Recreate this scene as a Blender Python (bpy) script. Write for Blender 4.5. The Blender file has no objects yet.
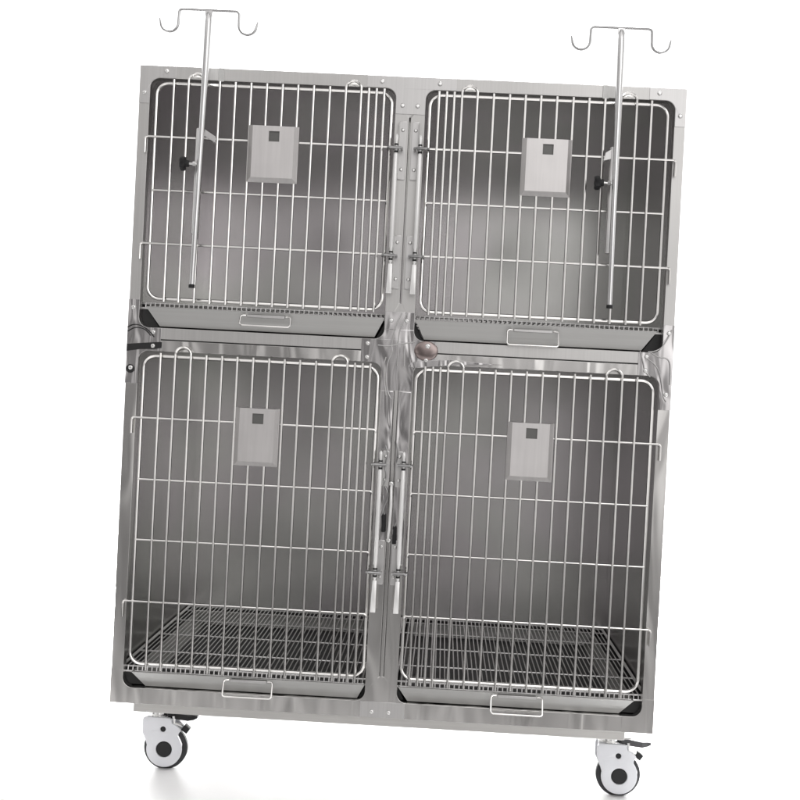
import bpy, bmesh, math, random
from mathutils import Vector, Matrix
random.seed(4)
scene = bpy.context.scene
COL = scene.collection

# ------------------------------------------------------------------ camera
cam_d = bpy.data.cameras.new('camera'); cam = bpy.data.objects.new('camera', cam_d); COL.objects.link(cam)
cam_d.sensor_width = 36; cam_d.lens = 1379.97 / 800 * 36; cam_d.clip_start = .05; cam_d.clip_end = 200
cam.matrix_world = (Matrix.Translation((.1048, -3.0843, .7549)) @ Matrix.Rotation(.0309, 4, 'Z')
                    @ Matrix.Rotation(math.pi/2 - .013, 4, 'X') @ Matrix.Rotation(.0511, 4, 'Z'))
scene.camera = cam

# ------------------------------------------------------------------ world: studio surroundings
w = bpy.data.worlds.new('World'); scene.world = w; w.use_nodes = True
nt = w.node_tree; nt.nodes.clear()
def N(t, **k):
    n = nt.nodes.new(t)
    for a, b in k.items():
        if a in n.inputs: n.inputs[a].default_value = b
        else: setattr(n, a, b)
    return n
L = nt.links.new
tc = N('ShaderNodeTexCoord'); sx = N('ShaderNodeSeparateXYZ'); L(tc.outputs['Generated'], sx.inputs[0])
def mrange(src, a, b, c, d, smooth=True):
    m = N('ShaderNodeMapRange'); m.interpolation_type = 'SMOOTHSTEP' if smooth else 'LINEAR'
    for i, v in enumerate((a, b, c, d)): m.inputs[i+1].default_value = v
    L(src, m.inputs[0]); return m.outputs[0]
ns = N('ShaderNodeTexNoise'); ns.inputs['Scale'].default_value = 2.6; ns.inputs['Detail'].default_value = 2
L(tc.outputs['Generated'], ns.inputs['Vector'])
rr = N('ShaderNodeValToRGB')
e = rr.color_ramp.elements
e[0].position = .38; e[0].color = (.13, .125, .125, 1)
e[1].position = .55; e[1].color = (.70, .685, .68, 1)
x_ = e.new(.455)
L(ns.outputs['Fac'], rr.inputs[0])
gx = mrange(sx.outputs[0], -.4, .4, .86, 1.12)
gz0 = mrange(sx.outputs[2], -.20, .5, 1.02, 1.2)
gu = mrange(sx.outputs[2], -.138, -.098, .20, 1.0); gd = mrange(sx.outputs[2], -.25, -.185, .95, .22)
glm = N('ShaderNodeMath', operation='MAXIMUM'); L(gu, glm.inputs[0]); L(gd, glm.inputs[1]); gl = glm.outputs[0]
gzm = N('ShaderNodeMath', operation='MULTIPLY'); L(gz0, gzm.inputs[0]); L(gl, gzm.inputs[1]); gz = gzm.outputs[0]
gy = mrange(sx.outputs[1], -1.0, -.45, 1.28, .74)
m0 = N('ShaderNodeMath', operation='MULTIPLY'); L(gx, m0.inputs[0]); L(gy, m0.inputs[1])
mm = N('ShaderNodeMath', operation='MULTIPLY'); L(m0.outputs[0], mm.inputs[0]); L(gz, mm.inputs[1])
vm = N('ShaderNodeVectorMath', operation='SCALE'); L(rr.outputs[0], vm.inputs[0]); L(mm.outputs[0], vm.inputs['Scale'])
back = mrange(sx.outputs[1], -.05, .35, 0, 1)
mx = N('ShaderNodeMix'); mx.data_type = 'RGBA'
L(back, mx.inputs[0]); L(vm.outputs[0], mx.inputs[6]); mx.inputs[7].default_value = (1.3, 1.3, 1.3, 1)
bg = N('ShaderNodeBackground'); L(mx.outputs[2], bg.inputs[0]); bg.inputs[1].default_value = 1.42
wo = N('ShaderNodeOutputWorld'); L(bg.outputs[0], wo.inputs[0])

# ------------------------------------------------------------------ lamps
def area(name, loc, target, sx_, sy_, power, col=(1, 1, 1)):
    d = bpy.data.lights.new(name, 'AREA'); d.shape = 'RECTANGLE'; d.size = sx_; d.size_y = sy_; d.energy = power; d.color = col
    o = bpy.data.objects.new(name, d); COL.objects.link(o); o.location = loc
    o.rotation_euler = (Vector(target) - Vector(loc)).to_track_quat('-Z', 'Y').to_euler(); return o
area('fill_overhead', (.2, 2.2, 4.2), (0, 1.0, 0), 5, 3.4, 700)  # unseen fill added overhead to lift the floor to white
area('fill_behind', (0, 2.6, .12), (0, .3, -.157), 3.6, .5, 300)  # unseen low fill added to whiten the floor under the cage
area('fill_front', (2.2, -4.2, 2.6), (0, 0, .6), 3.4, 3.0, 16)  # unseen front fill added for broad highlights on the steel

scene.view_settings.view_transform = 'Standard'; scene.view_settings.look = 'None'
scene.view_settings.exposure = 0; scene.view_settings.gamma = 1
scene.render.engine = 'CYCLES'; scene.cycles.sample_clamp_indirect = 5; scene.cycles.blur_glossy = .5

# ------------------------------------------------------------------ materials
def mat(name, col, metal=0., rough=.5, grain=None, bump=0., var=.0, vscale=3., wave=None, coat=0, tint=None):
    m = bpy.data.materials.new(name); m.use_nodes = True; t = m.node_tree; b = t.nodes['Principled BSDF']
    b.inputs['Metallic'].default_value = metal; b.inputs['Roughness'].default_value = rough
    b.inputs['Base Color'].default_value = (*col, 1)
    tcn = t.nodes.new('ShaderNodeTexCoord')
    nz = t.nodes.new('ShaderNodeTexNoise'); nz.inputs['Scale'].default_value = vscale; nz.inputs['Detail'].default_value = 4
    t.links.new(tcn.outputs['Object'], nz.inputs['Vector'])
    rp = t.nodes.new('ShaderNodeMapRange'); rp.inputs[1].default_value = .3; rp.inputs[2].default_value = .7
    rp.inputs[3].default_value = 1 - var; rp.inputs[4].default_value = 1 + var
    t.links.new(nz.outputs['Fac'], rp.inputs[0])
    fac = rp.outputs[0]; gn = None
    if grain:
        mp = t.nodes.new('ShaderNodeMapping'); mp.inputs['Scale'].default_value = grain
        t.links.new(tcn.outputs['Object'], mp.inputs['Vector'])
        gn = t.nodes.new('ShaderNodeTexNoise'); gn.inputs['Scale'].default_value = 1; gn.inputs['Detail'].default_value = 5
        t.links.new(mp.outputs[0], gn.inputs['Vector'])
        g2 = t.nodes.new('ShaderNodeMapRange'); g2.inputs[1].default_value = .25; g2.inputs[2].default_value = .75
        g2.inputs[3].default_value = .985 if tint else .95; g2.inputs[4].default_value = 1.015 if tint else 1.05
        if tint: gn.inputs['Detail'].default_value = 1
        t.links.new(gn.outputs['Fac'], g2.inputs[0])
        mu = t.nodes.new('ShaderNodeMath'); mu.operation = 'MULTIPLY'
        t.links.new(fac, mu.inputs[0]); t.links.new(g2.outputs[0], mu.inputs[1]); fac = mu.outputs[0]
        r2 = t.nodes.new('ShaderNodeMath'); r2.operation = 'MULTIPLY'; r2.inputs[1].default_value = rough
        t.links.new(g2.outputs[0], r2.inputs[0]); t.links.new(r2.outputs[0], b.inputs['Roughness'])
    vs = t.nodes.new('ShaderNodeVectorMath'); vs.operation = 'SCALE'; vs.inputs[0].default_value = col
    if tint:
        tn = t.nodes.new('ShaderNodeTexNoise'); tn.inputs['Scale'].default_value = 2.7; t.links.new(tcn.outputs['Object'], tn.inputs['Vector'])
        tr = t.nodes.new('ShaderNodeValToRGB'); tr.color_ramp.elements[0].position = .42; tr.color_ramp.elements[1].position = .58
        tr.color_ramp.elements[0].color = (*col, 1); tr.color_ramp.elements[1].color = (*tint, 1)
        t.links.new(tn.outputs['Fac'], tr.inputs[0]); t.links.new(tr.outputs[0], vs.inputs[0])
    t.links.new(fac, vs.inputs['Scale']); t.links.new(vs.outputs[0], b.inputs['Base Color'])
    src = None
    if wave:
        wn = t.nodes.new('ShaderNodeTexNoise'); wn.inputs['Scale'].default_value = 1; wn.inputs['Distortion'].default_value = .8
        wm = t.nodes.new('ShaderNodeMapping'); wm.inputs['Scale'].default_value = wave[0]; t.links.new(tcn.outputs['Object'], wm.inputs['Vector']); wn.inputs['Detail'].default_value = 1
        t.links.new(wm.outputs[0], wn.inputs['Vector']); src = wn.outputs['Fac']; bs, bd = 1.0, wave[1]
    elif gn and bump: src = gn.outputs['Fac']; bs, bd = bump, .001
    if src:
        bp = t.nodes.new('ShaderNodeBump'); bp.inputs['Strength'].default_value = bs; bp.inputs['Distance'].default_value = bd
        t.links.new(src, bp.inputs['Height']); t.links.new(bp.outputs[0], b.inputs['Normal'])
    if coat: b.inputs['Coat Weight'].default_value = coat
    return m
STEEL = mat('brushed_steel', (.52, .515, .505), 1, .38, (300, 300, 3), .12, .07)
STEEL2 = mat('polished_frame_steel', (.60, .593, .58), 1, .19, None, 0, .06, 3, wave=((16, 16, 3.2), .0055))
STEELH = mat('brushed_steel_rail', (.58, .572, .555), 1, .38, (3, 300, 300), .12, .07)
PANEL = mat('interior_steel', (.56, .54, .547), 1, .25, (46, 46, 1.2), 0, .12, 2.2, tint=(.535, .537, .52))
POLISH = mat('polished_steel', (.52, .51, .51), 1, .16, None, 0, .05, 5, wave=((30, 30, 7), .0048))
PLATE = mat('plate_steel', (.56, .555, .55), 1, .36, (300, 300, 4), .08, .05)
WIRE = mat('wire_steel', (.90, .89, .87), 1, .17, None, 0, .06, 30)
HOOKM = mat('hook_wire_steel', (.42, .42, .42), 1, .28, None, 0, .06, 30)
CARD = mat('card_holder_steel', (.60, .585, .58), 1, .40, (150, 150, 6), .04, .04, 12)
BROWNREFL = mat('brown_reflection_steel', (.30, .25, .24), 1, .20, None, 0, .05, 60)  # brown of a reflection put into the steel colour
DARKREFL = mat('dark_reflection', (.008, .008, .009), 0, .5, None, 0, .1, 30)  # near-black colour for the dark reflections on the left joint plate
LINER = mat('dull_dark_tray_floor', (.09, .09, .092), .5, .55, None, 0, .3, 6)
GRATE = mat('grate_steel', (.72, .715, .71), 1, .36, None, 0, .12, 20)
ROD = mat('latch_rod_steel', (.88, .88, .87), .35, .25, None, 0, .03, 20)
TUBE = mat('tube_steel', (.66, .66, .66), 1, .17, (200, 200, 3), .1, .04)
SCREW = mat('screw_steel', (.85, .85, .84), 1, .16, None, 0, .05, 40)
TRAYM = mat('tray_steel', (.50, .50, .49), .92, .45, (3, 200, 200), .2, .06)
RECESS = mat('card_window_steel', (.16, .16, .155), 1, .5, (300, 300, 300), .1, .1)
DARKM = mat('dark_gap_shade', (.05, .05, .05), .6, .6, None, 0, .1)
WHITEP = mat('grey_white_plastic', (.72, .73, .76), 0, .38, None, 0, .03, 20, coat=.2)
BLACKP = mat('black_plastic', (.006, .006, .007), 0, .6, None, 0, .1, 30)
LEVERM = mat('lever_grey_plastic', (.07, .07, .075), 0, .4, None, 0, .1, 30)
RUBBER = mat('grey_rubber_tyre', (.03, .03, .033), 0, .7, None, 0, .1, 30)
FLOORM = mat('white_studio_floor', (.9, .9, .9), 0, .6, None, 0, .01)

# ------------------------------------------------------------------ mesh helpers
def obj(name, bm, m, parent=None, smooth=True, loc=None):
    me = bpy.data.meshes.new(name)
    bmesh.ops.recalc_face_normals(bm, faces=bm.faces[:])
    bm.to_mesh(me); bm.free()
    for mm_ in (m if isinstance(m, (list, tuple)) else [m]): me.materials.append(mm_)
    if smooth:
        for p in me.polygons: p.use_smooth = True
        me.set_sharp_from_angle(angle=math.radians(35))
        for p in me.polygons:
            if max(abs(c) for c in p.normal) > .9995 and p.area > 4e-5: p.use_smooth = False
    o = bpy.data.objects.new(name, me); COL.objects.link(o)
    if parent: o.parent = parent
    if loc: o.location = loc
    return o
def box(bm, x0, x1, y0, y1, z0, z1, bev=0, mi=0):
    r = bmesh.ops.create_cube(bm, size=1, matrix=Matrix.Translation(((x0+x1)/2, (y0+y1)/2, (z0+z1)/2)) @ Matrix.Diagonal((abs(x1-x0), abs(y1-y0), abs(z1-z0), 1)))
    vs = r['verts']; fs = list({f for v in vs for f in v.link_faces})
    if bev:
        es = list({e_ for v in vs for e_ in v.link_edges})
        fs += bmesh.ops.bevel(bm, geom=es, offset=bev, segments=2, affect='EDGES', profile=.5)['faces']
    for f in fs:
        if f.is_valid: f.material_index = mi
def tube(bm, pts, r, n=12, cap=True, closed=False):
    pts = [Vector(p) for p in pts]; m = len(pts)
    rs = r if isinstance(r, (list, tuple)) else [r]*m
    rings = []; up = None
    for i, p in enumerate(pts):
        if closed: t = (pts[(i+1) % m] - pts[i-1]).normalized()
        else: t = (pts[min(i+1, m-1)] - pts[max(i-1, 0)]).normalized()
        if up is None:
            up = Vector((0, 1, 0)) if abs(t.y) < .9 else Vector((1, 0, 0))
        up = (up - t*up.dot(t)).normalized(); s = t.cross(up)
        rings.append([bm.verts.new(p + rs[i]*(math.cos(a)*up + math.sin(a)*s)) for a in [2*math.pi*k/n for k in range(n)]])
    for i in range(m if closed else m-1):
        a, b = rings[i], rings[(i+1) % m]
        for k in range(n): bm.faces.new((a[k], a[(k+1) % n], b[(k+1) % n], b[k]))
    if cap and not closed:
        bm.faces.new(rings[0]); bm.faces.new(rings[-1])
def arc(cx, cz, r, a0, a1, n=8, y=0):
    return [(cx + r*math.cos(math.radians(a0+(a1-a0)*i/n)), y, cz + r*math.sin(math.radians(a0+(a1-a0)*i/n))) for i in range(n+1)]
def rrect(x0, x1, z0, z1, r, n=6):
    """rounded rectangle outline in XZ, list of (x,z)"""
    out = []
    for cx, cz, a in ((x1-r, z1-r, 0), (x0+r, z1-r, 90), (x0+r, z0+r, 180), (x1-r, z0+r, 270)):
        out += [(p[0], p[2]) for p in arc(cx, cz, r, a, a+90, n)]
    return out
def plate(outer, holes, y0, y1, bev=.0008):
    """flat plate with holes, outlines in XZ, thickness y0..y1 -> bmesh"""
    cu = bpy.data.curves.new('tmp', 'CURVE'); cu.dimensions = '2D'; cu.fill_mode = 'BOTH'
    for poly in [outer] + list(holes):
        sp = cu.splines.new('POLY'); sp.points.add(len(poly)-1); sp.use_cyclic_u = True
        for p, q in zip(sp.points, poly): p.co = (q[0], q[1], 0, 1)
    h = (y1-y0)/2; b = min(bev, h*.9)
    cu.extrude = h - b; cu.bevel_depth = b; cu.bevel_resolution = 1; cu.offset = -b
    to = bpy.data.objects.new('tmp', cu); COL.objects.link(to)
    dg = bpy.context.evaluated_depsgraph_get(); me = bpy.data.meshes.new_from_object(to.evaluated_get(dg))
    bm = bmesh.new(); bm.from_mesh(me)
    bpy.data.objects.remove(to); bpy.data.curves.remove(cu); bpy.data.meshes.remove(me)
    bmesh.ops.remove_doubles(bm, verts=bm.verts[:], dist=1e-5)
    M_ = Matrix(((1, 0, 0, 0), (0, 0, -1, (y0+y1)/2), (0, 1, 0, 0), (0, 0, 0, 1)))
    bmesh.ops.transform(bm, matrix=M_, verts=bm.verts[:])
    return bm
def lathe(bm, prof, axis='Y', c=(0, 0, 0), n=24, mi=0):
    """prof: list of (offset along axis, radius)"""
    rings = []
    for (h, r) in prof:
        ring = []
        for k in range(n):
            a = 2*math.pi*k/n; u, v = r*math.cos(a), r*math.sin(a)
            p = {'Y': (u, h, v), 'Z': (u, v, h), 'X': (h, u, v)}[axis]
            ring.append(bm.verts.new((p[0]+c[0], p[1]+c[1], p[2]+c[2])))
        rings.append(ring)
    for a, b in zip(rings, rings[1:]):
        for k in range(n):
            f = bm.faces.new((a[k], a[(k+1) % n], b[(k+1) % n], b[k])); f.material_index = mi
    for q in (rings[0], rings[-1]):
        f = bm.faces.new(q); f.material_index = mi
def empty(name, loc=(0, 0, 0), parent=None):
    o = bpy.data.objects.new(name, None); COL.objects.link(o); o.location = loc; o.empty_display_size = .05
    if parent: o.parent = parent
    return o
def tag(o, label, cat, group=None):
    o['label'] = label; o['category'] = cat
    if group: o['group'] = group
    return o
NB = bmesh.new
FZ = -.157                                     # floor height

# ------------------------------------------------------------------ setting
bm = NB(); box(bm, -2.6, 2.6, -.24, 3.4, -.02, 0, .002)
fl = obj('floor', bm, FLOORM, None, False, (0, 0, FZ)); fl['kind'] = 'structure'

# ------------------------------------------------------------------ the cage bank (parts are built in world coordinates, root at the floor)
cage = empty('cage_bank', (0, 0, 0))
tag(cage, 'brushed stainless steel bank of four barred animal cages on casters', 'animal cage')
D = .888; H = 1.436; SPLIT = .8222
def part(name, bm, m, smooth=True, parent=None): return obj(name, bm, m, parent or cage, smooth)
# front frames: sheet with two rounded openings each
def slot(x0, x1, z0, z1): return rrect(x0, x1, z0, z1, min(x1-x0, z1-z0)*.49, 3)
part('front_frame', plate(rrect(-.61, .61, .8235, H, .002, 2),
     [rrect(-.586, -.034, .849, 1.408, .022), rrect(.033, .586, .849, 1.408, .022), slot(-.0022, .0016, .93, 1.345)], 0, .028), STEEL)
part('front_frame', plate(rrect(-.61, .61, 0, .8210, .002, 2),
     [rrect(-.583, -.036, .036, .7965, .022), rrect(.036, .583, .036, .7965, .022), slot(-.0052, -.0037, .093, .735), slot(.0037, .0052, .093, .735)], 0, .028), STEEL2)
def panel(name, *a, m=PANEL, bev=.0008): bm = NB(); box(bm, *a, bev); return part(name, bm, m)
for z0, z1 in ((.8235, H), (0, .8210)):
    panel('side_panel', -.6095, -.601, .02, D+.002, z0+.001, z1-.001)
    panel('side_panel', .601, .6095, .02, D+.002, z0+.001, z1-.001)
    panel('back_panel', -.6099, .6099, D, D+.0095, z0+.001, z1-.001)
    panel('divider', -.0105, .0105, .0284, D+.004, z0+.0015, z1-.002)
    panel('ceiling_panel', -.605, .605, .022, D+.005, z1-.0045, z1-.0012)
    panel('bottom_panel', -.605, .605, .022, D+.005, z0+.0012, z0+.0038)
panel('seam_strip', -.600, .600, .004, .02, .8212, .8233, m=DARKM, bev=0)
panel('base_rail', -.557, .549, .004, .05, -.019, -.0005, m=STEELH)
panel('base_rail', -.557, .549, D-.05, D, -.019, -.0005, m=STEELH)
panel('base_rail', -.557, -.51, .0505, D-.0505, -.019, -.0005, m=STEELH)
panel('base_rail', .502, .549, .0505, D-.0505, -.019, -.0005, m=STEELH)
# dark wedges added to blacken the shaded gaps beside the flared tray sides
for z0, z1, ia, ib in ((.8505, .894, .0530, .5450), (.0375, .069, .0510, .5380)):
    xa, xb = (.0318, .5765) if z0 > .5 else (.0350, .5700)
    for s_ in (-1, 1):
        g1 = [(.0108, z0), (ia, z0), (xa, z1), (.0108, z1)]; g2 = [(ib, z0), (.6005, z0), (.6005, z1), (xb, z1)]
        for g in (g1, g2): part('dark_gap_fill', plate([(x*s_, z) for x, z in (g if s_ > 0 else g[::-1])], [], .0300, .80, .0005), DARKM)
def screw_bm(x, z, y, r=.0052):
    bm = NB(); lathe(bm, [(0, r), (-.0012, r), (-.0026, r*.82), (-.0034, r*.5), (-.0034, r*.36), (-.0018, r*.3), (-.0018, .0002)], 'Y', (x, y, z), 20); return bm
def screws(parent, pts, y=-.0016, r=.0052):
    for x, z in pts: obj('screw', screw_bm(x, z, y, r), SCREW, parent)
# top corner plates, follow the opening's rounded corner
def mir(poly, s): return [(x*s, z) for x, z in (poly if s > 0 else poly[::-1])]
cor = [(-.610, H-.0006), (-.528, H-.0006), (-.528, 1.4088)] + [(p[0], p[2]) for p in arc(-.564, 1.386, .0228, 90, 180, 6)] + [(-.5868, 1.351), (-.610, 1.351)]
for s in (1, -1):
    p = part('corner_plate', plate(mir(cor, s), [], -.0016, -.0001, .0004), PLATE)
    screws(p, [(-.550*s, 1.4235), (-.598*s, 1.375)])
# top centre T plate
tpl = [(-.100, H-.0006), (-.100, 1.4088)] + [(p[0], p[2]) for p in arc(-.0555, 1.3865, .0223, 90, 0, 6)] + [(-.0332, 1.352), (.0325, 1.352)] \
      + [(p[0], p[2]) for p in arc(.0548, 1.3865, .0223, 180, 90, 6)] + [(.100, 1.4088), (.100, H-.0006)]
p = part('corner_plate', plate(tpl, [], -.0016, -.0001, .0004), PLATE); screws(p, [(-.066, 1.4225), (.063, 1.4225), (-.018, 1.371), (.0155, 1.371)])
# mid side joint plates
jp = [(-.6108, .911), (-.5862, .911), (-.5862, .872)] + [(p[0], p[2]) for p in arc(-.5642, .8708, .0222, 180, 270, 6)] + [(-.534, .8486), (-.534, .7970)] \
     + [(p[0], p[2]) for p in arc(-.561, .7748, .0222, 90, 180, 6)] + [(-.5832, .722), (-.6108, .722)]
for s in (1, -1):
    p = part('joint_plate', plate(mir(jp, s), [], -.0020, -.0001, .0005), POLISH)
    screws(p, [(-.599*s, .893), (-.552*s, .839), (-.551*s, .808), (-.599*s, .757)], -.0020)
# mid centre cross plate
h = [(.0325, .911), (.0325, .872)] + [(p[0], p[2]) for p in arc(.0550, .8708, .0223, 180, 270, 6)] + [(.083, .8486), (.083, .7970)] \
    + [(p[0], p[2]) for p in arc(.0577, .7745, .0224, 90, 180, 6)] + [(.0353, .735)]
cp = [(x, z) for x, z in h] + [(-x, z) for x, z in h[::-1]]
p = part('joint_plate', plate(cp, [], -.0020, -.0001, .0005), POLISH)
screws(p, [(-.019, .892), (.016, .892), (-.069, .838), (-.069, .807), (.066, .838), (.063, .806)], -.0020)
# dark, bright and brown reflections on the joint plates, shaped as raised pieces
def smooth_path(P, k=5):
    P = [Vector(p) for p in P]; Q = [P[0]*2-P[1]] + P + [P[-1]*2-P[-2]]; out = []
    for i in range(1, len(Q)-2):
        for j in range(k):
            t = j/k; a, b, c, d = Q[i-1:i+3]
            out.append(.5*((2*b) + (c-a)*t + (2*a-5*b+4*c-d)*t*t + (3*b-a-3*c+d)*t**3))
    return out + [P[-1]]
def wire(name, pts, rad, m, y=-.0035):  # thin raised line, used for the reflections and the wavy lines
    bm = NB(); tube(bm, smooth_path([(x, y-.0008*(i % 2), z) for i, (x, z) in enumerate(pts)]), rad, 8)
    return part(name, bm, m)
wire('dark_reflection_line', [(-.6105, .8471), (-.5983, .8533), (-.5802, .8519), (-.5615, .8405), (-.5496, .8276)], .0011, DARKREFL)
wire('dark_reflection_line', [(-.61, .8381), (-.5935, .8468), (-.573, .8444), (-.5565, .8306)], .0011, DARKREFL)  # dark reflected bands shaped as thin raised lines
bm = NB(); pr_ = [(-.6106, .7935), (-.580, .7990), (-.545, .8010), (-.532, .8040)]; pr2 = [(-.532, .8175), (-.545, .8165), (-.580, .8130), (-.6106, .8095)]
p = part('dark_reflection_band', plate(pr_ + pr2, [], -.0030, -.0021, .0004), DARKREFL); bm.free(); screws(p, [(-.551, .808)], -.0030)
bm = NB(); lathe(bm, [(0, .0098), (-.002, .0098), (-.003, .008)], 'Y', (-.5998, -.0020, .7545), 24); p = part('dark_reflection_disc', bm, DARKREFL); screws(p, [(-.5985, .757)], -.0050)
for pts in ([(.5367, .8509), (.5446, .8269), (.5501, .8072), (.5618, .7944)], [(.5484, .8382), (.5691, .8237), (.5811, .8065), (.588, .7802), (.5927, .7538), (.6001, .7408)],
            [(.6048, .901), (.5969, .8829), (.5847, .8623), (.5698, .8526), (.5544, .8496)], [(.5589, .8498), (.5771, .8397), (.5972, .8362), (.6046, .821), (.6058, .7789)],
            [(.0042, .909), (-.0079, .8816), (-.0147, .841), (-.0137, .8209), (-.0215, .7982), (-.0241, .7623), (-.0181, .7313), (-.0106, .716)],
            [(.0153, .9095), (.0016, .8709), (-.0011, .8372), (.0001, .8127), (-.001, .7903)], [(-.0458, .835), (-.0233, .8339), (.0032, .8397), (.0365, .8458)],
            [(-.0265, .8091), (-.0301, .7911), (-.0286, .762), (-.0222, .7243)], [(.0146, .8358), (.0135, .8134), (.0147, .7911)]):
    wire('wavy_line', pts, .0013, PLATE)  # bright wavy reflections shaped as thin raised lines
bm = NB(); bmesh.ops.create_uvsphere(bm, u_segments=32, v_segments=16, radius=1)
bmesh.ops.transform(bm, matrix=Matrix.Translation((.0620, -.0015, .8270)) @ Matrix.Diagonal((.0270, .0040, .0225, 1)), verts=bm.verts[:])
p = part('brown_reflection_dome', bm, BROWNREFL); screws(p, [(.0655, .838)], -.0050, .0058)  # brown reflection right of the post, shaped and tinted as a dome
p = part('reflection_streak', plate([(.024, .7900), (.040, .7872), (.130, .7985), (.235, .8045), (.120, .8105), (.060, .8060), (.030, .8000)], [], -.0048, -.0022, .0012), POLISH)  # bright reflected streak under the dome, shaped as a strip
# polished cover strips on the lower centre post
for x0, x1 in ((-.0335, -.0065), (.0065, .0335)):
    part('post_cover', plate(rrect(x0, x1, .345, .734, .002, 2), [], -.0014, -.0001, .0004), POLISH)
# bottom post plate and corner seams
p = part('corner_plate', plate([(-.045, .0008), (.055, .0008), (.055, .0355), (.0355, .0355), (.0355, .0362), (-.0355, .0362), (-.0355, .0355), (-.045, .0355)], [], -.0012, -.0001, .0004), PLATE)
screws(p, [(-.0185, .0135), (.0195, .0135)], -.0012)
bc = [(-.6105, .0005), (-.6105, .076), (-.5834, .076), (-.5834, .058)] + [(p[0], p[2]) for p in arc(-.5612, .0578, .0222, 180, 270, 6)] + [(-.540, .0356), (-.540, .0005)]
for s in (1, -1): part('corner_plate', plate(mir(bc, s), [], -.0009, -.0001, .0003), STEEL2)
# small flat tabs on the top rail
for x in (-.427, .431):
    bm = NB(); box(bm, x-.0065, x+.0065, -.0022, -.0002, 1.406, 1.4362, .0005)
    part('rail_tab', bm, TRAYM)

# ------------------------------------------------------------------ floor grates
def grate(x0, x1, z):
    bm = NB(); n = 52
    for i in range(n+1):
        x = x0 + (x1-x0)*i/n
        tube(bm, [(x, .030, z-.010), (x, .031, z), (x, D-.02, z)], .0015, 6)
    for y in (.033, .21, .43, .64, .80, D-.022): tube(bm, [(x0, y, z-.0010), (x1, y, z-.0010)], .0023, 6)
    for x in (x0-.004, x1+.004): tube(bm, [(x, .030, z-.001), (x, D-.02, z-.001)], .003, 8)
    for zz in (z-.012,): tube(bm, [(x0-.004, .030, zz), (x1+.004, .030, zz)], .0028, 8)
    part('floor_grate', bm, GRATE)
for z in (.079, .905):
    grate(-.590, -.022, z); grate(.022, .590, z)

# ------------------------------------------------------------------ doors
XS = [.530, (.497, .462), .427, .392, .357, .3215, .286, .2515, .2165, .181, (.145, .111), .094, .077, .060]
YL, YC, YV = -.0035, -.0092, -.0144
def door(s, z0, z1, zb, crosses):
    """loop z0..z1, bar bottoms zb; s=-1 left, 1 right"""
    dx = .0025 if s > 0 else 0
    P = lambda x, y, z: ((x+dx)*s if s > 0 else -x, y, z)
    bm = NB(); x0, x1 = (.042, .569) if s < 0 else (.041, .5675)
    tube(bm, [P(x, YL, z) for x, z in rrect(x0, x1, z0, z1, .026, 8)], .0040, 10, closed=True)
    d = part('door', bm, WIRE)
    for xs in XS:
        bm = NB(); j = random.uniform(-.0008, .0008)
        if isinstance(xs, tuple):
            a, b = xs; r = (a-b)/2; top = z1 + .005
            tube(bm, [P(a, YV, zb)] + [P(q[0], YV, q[2]) for q in arc((a+b)/2, top, r, 0, 180, 12)] + [P(b, YV, zb)], .0030, 8)
            obj('looped_bar', bm, WIRE, d)
        else:
            tube(bm, [P(xs+j, YV, zb), P(xs+j*.4, YV, z1+.0075)], .0030, 8); obj('bar', bm, WIRE, d)
    for z, hook in crosses:
        bm = NB()
        inner = [P(x0, YC, z-.008)] + [P(q[0], YC, q[2]) for q in arc(x0+.005, z-.005, .005, 180, 90, 4)]
        if hook:
            o = [P(q[0], YC, q[2]) for q in arc(.5835, z-.006, .006, 90, 0, 5)]
            tube(bm, inner + o + [P(.5895, YC, z-.036)], .0028, 8)
        else: tube(bm, inner + [P(x1, YC, z)], .0024, 8)
        obj('crossbar', bm, WIRE, d)
    return d
d_ul = door(-1, .914, 1.396, .907, [(1.2755, 1), (1.156, 0), (1.037, 1)])
d_ur = door(1, .914, 1.396, .907, [(1.2755, 1), (1.156, 0), (1.037, 1)])
d_ll = door(-1, .0925, .785, .080, [(.646, 1), (.508, 0), (.372, 0), (.233, 1)])
d_lr = door(1, .0925, .785, .080, [(.646, 1), (.508, 0), (.372, 0), (.233, 1)])
# card holders: shallow pans with chamfered sides and a square window
def card_holder(d, x0, x1, z0, z1):
    bm = NB(); yb, yf, c = -.0170, -.0265, .010
    O = [(x0, z0), (x1, z0), (x1, z1), (x0, z1)]
    I = [(x0+c, z0+c), (x1-c, z0+c), (x1-c, z1-.001), (x0+c, z1-.001)]
    xc = (x0+x1)/2; xc += .002; q = .0118 if z1 > 1 else .0124; W_ = [(xc-q, z1-.0355), (xc+q, z1-.0355), (xc+q, z1-.0125), (xc-q, z1-.0125)]
    vo = [bm.verts.new((x, yb, z)) for x, z in O]; vi = [bm.verts.new((x, yf, z)) for x, z in I]
    vw = [bm.verts.new((x, yf, z)) for x, z in W_]; vd = [bm.verts.new((x, yf+.0045, z)) for x, z in W_]
    vb = [bm.verts.new((x, yb+.0012, z)) for x, z in O]
    for k in range(4):
        l = (k+1) % 4
        bm.faces.new((vo[k], vo[l], vi[l], vi[k])); bm.faces.new((vi[k], vi[l], vw[l], vw[k]))
        bm.faces.new((vw[k], vw[l], vd[l], vd[k])); bm.faces.new((vb[k], vb[l], vo[l], vo[k]))
    f = bm.faces.new(vd); f.material_index = 1; bm.faces.new(vb)
    # rolled bright edge on the right flank
    tube(bm, [(x1-.0015, yb-.001, z0+.003), (x1-.0015, yb-.001, z1)], .0016, 6)
    return obj('card_holder', bm, [CARD, RECESS], d, True)
card_holder(d_ul, -.357, -.2445, 1.183, 1.309)
card_holder(d_ur, .251, .362, 1.181, 1.308)
card_holder(d_ll, -.3545, -.2565, .551, .681)
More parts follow.
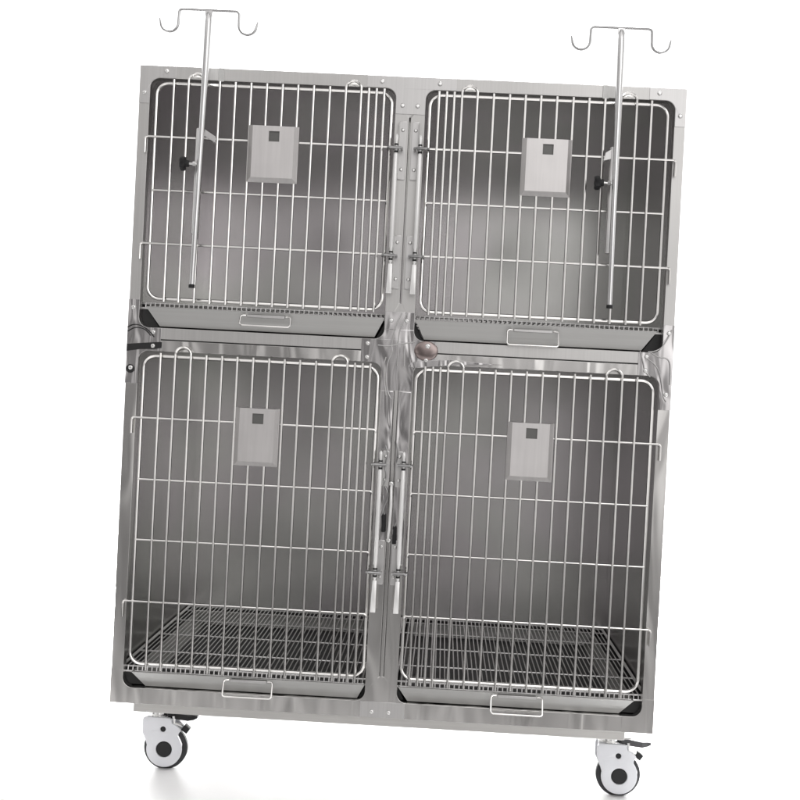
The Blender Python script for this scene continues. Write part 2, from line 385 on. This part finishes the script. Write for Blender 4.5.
card_holder(d_lr, .2515, .3545, .550, .680)

# ------------------------------------------------------------------ latches
def latch(x, zr1, zr2, zh):
    """rod through two keeper rings, with flat handle below"""
    y = -.026; bm = NB(); s = 1 if x > 0 else -1
    prof = [(zr1+.031, .0008), (zr1+.028, .0032), (zr1+.022, .0038), (zr1+.014, .0030), (zr1-.008, .0030), (zr1-.012, .0042), (zr1-.016, .0050),
            (zr2+.020, .0050), (zr2+.016, .0036), (zr2+.010, .0030), (zr2-.008, .0030), (zr2-.012, .0040), (zr2-.016, .0026), (zr2-.020, .0026)]
    lathe(bm, prof, 'Z', (x, y, 0), 16)
    r = part('latch_rod', bm, ROD)
    bm = NB(); z1 = zr2-.018
    box(bm, x-.0046, x+.0046, y-.0025, y+.0025, zh, z1, .0012)
    for v in bm.verts:
        if v.co.z < (zh+z1)/2: v.co.x = x + (v.co.x-x)*1.35 - .0008; v.co.y -= .004
    obj('latch_handle', bm, ROD, r)
    for z in (zr1, zr2):
        bm = NB(); lathe(bm, [(z-.0105, .0046), (z-.0062, .0046)], 'Z', (x, y, 0), 14); lathe(bm, [(z+.0062, .0046), (z+.0095, .0046)], 'Z', (x, y, 0), 14)
        obj('rubber_collar', bm, BLACKP, r)
        bm = NB()
        a = (x+.019*s, x-.012*s)
        pts = [(a[0], -.006, z), (a[0]-.001*s, y-.005, z), (a[0]-.004*s, y-.0075, z), (a[1]+.004*s, y-.0075, z), (a[1], y-.005, z), (a[1], -.003, z)]
        tube(bm, pts, .0030, 8)
        lathe(bm, [(z-.0042, .0064), (z+.0042, .0064)], 'Z', (x, y, 0), 16)
        obj('keeper_ring', bm, HOOKM, r)
for x in (-.0265, .0265):
    latch(x, 1.272, 1.034, .950)
    latch(x*.97, .570, .330, .241)
def latch_plate(x0, x1, z0, z1, sc):
    bm = plate(rrect(x0, x1, z0, z1, .002, 2), [], -.0036, -.0001, .0006)
    p = part('latch_plate', bm, PLATE); screws(p, sc, -.0036, .0042)
    bm = NB(); xo = x0 if abs(x0) > abs(x1) else x1; s = 1 if xo > 0 else -1
    box(bm, xo-.0012, xo+.0012, -.016, -.0003, z0+.004, z1-.004, .0005); obj('bracket_flange', bm, TRAYM, p)
for s in (-1, 1):
    def lp(a, b, z0, z1, zs):
        x0, x1 = sorted((a*s, b*s)); latch_plate(x0, x1, z0, z1, [((a+b)/2*s, z) for z in zs])
    lp(.0060, .0225, 1.205, 1.336, (1.316, 1.228))
    lp(.0060, .0225, .962, 1.082, (1.066, .984))
    lp(.0080, .0225, .520, .600, (.588, .535))
    lp(.0080, .0225, .300, .400, (.385, .318))
# bent pale bar between the lower latches
bm = NB(); tube(bm, [(.001, -.003, .527), (.0005, -.011, .516), (.002, -.0125, .48), (.001, -.0125, .44), (-.001, -.011, .412), (-.001, -.003, .40)], .0034, 10)
sh = part('bent_bar', bm, ROD)
for z in (.527, .400): obj('screw', screw_bm(0, z, -.0030, .006), SCREW, sh)

for pts in ([(-.0175, .612), (-.0120, .592), (-.0165, .566), (-.0125, .545), (-.0175, .520)], [(-.0135, .520), (-.0060, .500), (-.0140, .470), (-.0100, .448)],
            [(-.0175, .500), (-.0145, .480), (-.0185, .455)], [(.0060, .622), (.0105, .600), (.0085, .575)], [(.0150, .440), (.0085, .420), (.0140, .400)]):
    wire('wavy_line', pts, .0015, HOOKM, -.0052)  # thin wavy lines over the lower centre post
for x, z in ((.0125, .412), (-.0130, .438)):
    bm = NB(); box(bm, x-.0045, x+.0045, -.0075, -.0022, z-.020, z+.020, .0015); part('black_block', bm, BLACKP)  # small black blocks between the lower latches
# ------------------------------------------------------------------ waste trays (slide in under the grates): things of their own
def tray(s, z0, z1, xa, xb, ia, ib, label, hx, hz0, hz1, tilt):
    """xa..xb top edge, ia..ib bottom edge of the slanted front"""
    t = empty('waste_tray', ((xa+xb)/2, .05, z0)); tag(t, label, 'tray', 'pull-out waste trays under the cage floors')
    o = Vector((-(xa+xb)/2, -.05, -z0))
    bm = NB(); yb = D-.06
    T = [(xa, .0065, z1), (xb, .0065, z1), (xb, yb, z1), (xa, yb, z1)]
    B = [(ia, .0175, z0), (ib, .0175, z0), (ib, yb-.02, z0), (ia, yb-.02, z0)]
    vt = [bm.verts.new(p) for p in T]; vb = [bm.verts.new(p) for p in B]
    for k in range(4): l = (k+1) % 4; bm.faces.new((vb[k], vb[l], vt[l], vt[k]))
    bm.faces.new(vb)
    bmesh.ops.recalc_face_normals(bm, faces=bm.faces[:])
    bmesh.ops.solidify(bm, geom=bm.faces[:], thickness=.0012)
    box(bm, xa, xb, .0050, .0120, z1-.0004, z1+.0012, .0004)
    bmesh.ops.translate(bm, vec=o, verts=bm.verts[:])
    obj('pan', bm, TRAYM, t)
    bm = NB(); box(bm, ia+.003, ib-.003, .024, yb-.026, z0+.0022, z0+.0040, .0005)
    bmesh.ops.translate(bm, vec=o, verts=bm.verts[:]); obj('liner', bm, LINER, t)
    a, b = hx; r = .006; bm = NB(); yt = .002
    f = lambda x, z: (x, yt - (hz1-z)*tilt - .004, z)
    pts = [(a+.010, yt+.006, hz1), (a+.010, yt-.004, hz1)] + [f(q[0], q[2]) for q in arc(a+r, hz1-r, r, 90, 180, 5)] + [f(q[0], q[2]) for q in arc(a+r, hz0+r, r, 180, 270, 5)] \
        + [f(q[0], q[2]) for q in arc(b-r, hz0+r, r, 270, 360, 5)] + [f(q[0], q[2]) for q in arc(b-r, hz1-r, r, 0, 90, 5)] + [(b-.010, yt-.004, hz1), (b-.010, yt+.006, hz1)]
    tube(bm, pts, .0021, 8); bmesh.ops.translate(bm, vec=o, verts=bm.verts[:])
    hd = obj('handle', bm, WIRE, t)
    bm = NB(); box(bm, a+.014, b-.014, -.0065, .0055, hz1-.004, hz1+.0022, .0012)
    bmesh.ops.translate(bm, vec=o, verts=bm.verts[:]); obj('handle_clip', bm, PLATE, hd)
tray(-1, .853, .8955, -.573, -.0345, -.542, -.056, 'grey sheet steel waste tray under the upper left cage, short folded handle', (-.357, -.244), .864, .8865, .5)
tray(1, .853, .8955, .0345, .573, .056, .542, 'waste tray under the upper right cage, wire handle hanging over the rail', (.241, .355), .8505, .884, .35)
tray(-1, .0378, .0700, -.566, -.038, -.535, -.054, 'grey sheet steel waste tray in the lower left cage with dull wire handle', (-.354, -.244), .0325, .0665, .5)
tray(1, .0378, .0700, .038, .566, .060, .535, 'waste tray in the lower right cage with bright rectangular wire handle', (.247, .3615), .0295, .0665, .5)

# ------------------------------------------------------------------ casters
def caster(x, y, name='caster'):
    c = empty(name, (x, y, -.019), cage)
    hz = -.090                                # hub height below the base rail
    # wheel: tyre + core
    bm = NB(); R_ = .0500; yw = .016
    prof = [(yw-.013, .030), (yw-.0125, .040), (yw-.011, .0455), (yw-.006, R_), (yw+.006, R_), (yw+.011, .0455), (yw+.0125, .040), (yw+.013, .030)]
    lathe(bm, prof, 'Y', (0, 0, hz), 48); obj('tyre', bm, RUBBER, c)
    out = [(14, 69), (16, 60), (24, 57), (35, 48), (36.5, 44), (31, 36), (31, 31), (36, 23), (40.5, 13)]
    circ = [(40.5*math.cos(math.radians(a)), 40.5*math.sin(math.radians(a))) for a in range(8, -196, -8)]
    left = [(-43.5, 20), (-51.5, 36), (-52, 66), (-50, 71), (-46, 72.5), (10, 72)]
    poly = [(px*.001, pz*.001+hz) for px, pz in out + circ + left]
    circ_h = lambda cx, cz, r: [(cx+r*math.cos(a), cz+r*math.sin(a)) for a in [2*math.pi*k/24 for k in range(24)]]
    bm = plate(poly, [circ_h(-.004, hz+.046, .0062), circ_h(0, hz, .0182)], -.012, -.002, .0022)
    obj('housing', bm, WHITEP, c)
    bm = plate(poly, [], .034, .041, .002); obj('housing', bm, WHITEP, c)
    bm = NB(); box(bm, -.047, .008, -.0025, .0345, hz+.055, hz+.070, .001); obj('fork', bm, WHITEP, c)
    bm = NB(); lathe(bm, [(-.0105, .0002), (-.0112, .0158), (-.0095, .0178), (-.003, .0178)], 'Y', (0, 0, hz), 32); obj('hub_cap', bm, BLACKP, c)
    bm = NB(); lathe(bm, [(-.0108, .0002), (-.0108, .0042), (-.0095, .0060), (-.003, .0060)], 'Y', (-.004, 0, hz+.046), 20); obj('axle_cap', bm, BLACKP, c)
    bm = NB(); lathe(bm, [(-.0005, .001), (-.0005, .0300), (-.0045, .0300), (-.0055, .0230), (-.0125, .0230), (-.0145, .027), (-.0165, .027), (-.0172, .001)], 'Z', (-.022, .016, 0), 32)
    box(bm, -.062, .022, -.014, .048, -.0042, -.0003, .0006); obj('swivel_plate', bm, SCREW, c)
    # brake lever and shoe
    bm = NB(); n = 7
    pr = [(.004, -.011, .010), (.018, -.012, .0095), (.034, -.0145, .0088), (.050, -.0165, .0082), (.062, -.0165, .0068), (.0700, -.0155, .0036)]
    prev = None
    for px, pz, th in pr:
        hw = .017 if px < .06 else .011
        q = [bm.verts.new((px, .016-hw, pz-th)), bm.verts.new((px, .016+hw, pz-th)), bm.verts.new((px, .016+hw, pz+th*.5)), bm.verts.new((px, .016-hw, pz+th*.5))]
        if prev:
            for k in range(4): bm.faces.new((prev[k], prev[(k+1) % 4], q[(k+1) % 4], q[k]))
        else: bm.faces.new(q)
        prev = q
    bm.faces.new(prev); bmesh.ops.bevel(bm, geom=[e_ for e_ in bm.edges if e_.calc_face_angle(0) > .8], offset=.0014, segments=2, affect='EDGES')
    obj('brake_lever', bm, LEVERM if x > 0 else BLACKP, c)
    bm = NB(); box(bm, -.008, .008, .004, .028, -.007, .007, .002)
    bmesh.ops.transform(bm, matrix=Matrix.Translation((.0445, 0, -.046)) @ Matrix.Rotation(math.radians(35), 4, 'Y'), verts=bm.verts[:])
    obj('brake_shoe', bm, BLACKP, c)
    bm = NB(); tube(bm, [(.018, -.004, -.014), (.019, -.004, -.030), (.036, .004, -.038)], .004, 10); obj('brake_link', bm, SCREW, c)
for x, y in ((-.489, .045), (.546, .045), (-.489, D-.09), (.546, D-.09)): caster(x, y)

# ------------------------------------------------------------------ IV poles (clamped accessories): things of their own
def iv_pole(xt, xb, s, label):
    zt, zb, y = 1.5515, .940, -.050
    root = empty('iv_pole', (xb, y, zb)); tag(root, label, 'iv pole', 'height-adjustable iv poles with double hooks')
    X = lambda z: (xb + (xt-xb)*(z-zb)/(zt-zb)) - xb
    Z = lambda z: z - zb
    bm = NB(); lv = [(zb+.004, .0058), (1.20, .0062), (1.292, .0066), (1.40, .0078), (1.47, .0086), (1.525, .0088), (1.540, .0075), (1.5475, .0045)]
    tube(bm, [(X(z), 0, Z(z)) for z, r in lv], [r for z, r in lv], 20); obj('tube', bm, TUBE, root)
    bm = NB(); lathe(bm, [(Z(zb)-.001, .0055), (Z(zb)-.001, .0070), (Z(zb)+.006, .0070), (Z(zb)+.007, .0058)], 'Z', (0, 0, 0), 20); obj('end_cap', bm, BLACKP, root)
    # hooks: one bent wire
    bm = NB(); z = Z(1.5515); c = X(zt); a, R_ = .0665, .0195; k = .008; w_ = a + R_
    side = [(a-k, z)] + [(q[0], q[2]) for q in arc(a-k, z-k, k, 90, 0, 5)][1:] + [(a+.0005, z-.030)] + [(q[0], q[2]) for q in arc(w_+.0005, z-.031, R_, 180, 345, 14)] + [(w_+R_+.003, z-.022)]
    pts = [(c-x, 0, zz) for x, zz in side[::-1]] + [(c+x, 0, zz) for x, zz in side]
    rs = [.0016] + [.0031]*(len(pts)-2) + [.0016]
    tube(bm, pts, rs, 10); obj('hook_bar', bm, HOOKM, root)
    bm = NB(); box(bm, c-.0085, c+.0085, -.003, .003, z-.016, z-.0005, .0015); obj('weld_tab', bm, TUBE, root)
    # sleeve behind the tube with arm to the crossbar
    bm = NB(); zz0, zz1 = Z(1.060), Z(1.293); off = -.0045
    lathe(bm, [(zz0, .001), (zz0, .0085), (zz1-.002, .0085), (zz1, .0072), (zz1, .001)], 'Z', (X(1.18)+off, .0135, 0), 20); obj('sleeve', bm, GRATE, root)
    bm = NB()
    if s < 0: P_ = [(.004, 1.292), (.030, 1.276), (.030, 1.262), (.004, 1.277)]
    else: P_ = [(-.004, 1.292), (-.022, 1.280), (-.026, 1.262), (-.004, 1.268)]
    P_ = [(x + X(1.28), Z(zz)) for x, zz in P_]
    if s > 0: P_ = P_[::-1]
    bm2 = plate(P_, [], .008, .011, .0006); arm = obj('hook_arm', bm2, PLATE, root); bm.free()
    bm = NB(); sx_ = (.030 if s < 0 else -.026) + X(1.28); tube(bm, [(sx_*.9, .011, Z(1.266)), (sx_*.9, .030, Z(1.266)), (sx_*.9, .046, Z(1.270))], .0028, 8); obj('hook_pin', bm, GRATE, arm)
    # clamp knob with bolt, on the left of both poles
    zk = Z(1.213); xk = X(1.213)
    bm = NB(); lathe(bm, [(xk-.024, .0028), (xk-.006, .0028)], 'X', (0, .004, zk), 12)
    lathe(bm, [(xk-.0155, .0056), (xk-.0085, .0056)], 'X', (0, .004, zk), 6); bolt = obj('clamp_bolt', bm, SCREW, root)
    bm = NB(); lathe(bm, [(xk-.034, .0085), (xk-.024, .0068)], 'X', (0, .004, zk), 16)
    m = 40; ringa = []
    for xx, sc in ((xk-.044, .86), (xk-.042, 1), (xk-.034, 1), (xk-.032, .86)):
        ringa.append([bm.verts.new((xx, .004 + sc*(.0135+.003*math.cos(5*t))*math.cos(t), zk + sc*(.0135+.003*math.cos(5*t))*math.sin(t))) for t in [2*math.pi*i/m for i in range(m)]])
    for p, q in zip(ringa, ringa[1:]):
        for i in range(m): bm.faces.new((p[i], p[(i+1) % m], q[(i+1) % m], q[i]))
    bm.faces.new(ringa[0]); bm.faces.new(ringa[-1]); obj('clamp_knob', bm, BLACKP, bolt)
iv_pole(-.4525, -.4615, -1, 'slim steel iv pole with two hooks in front of the upper left cage')
iv_pole(.4530, .4585, 1, 'slim steel iv pole with two hooks in front of the upper right cage')
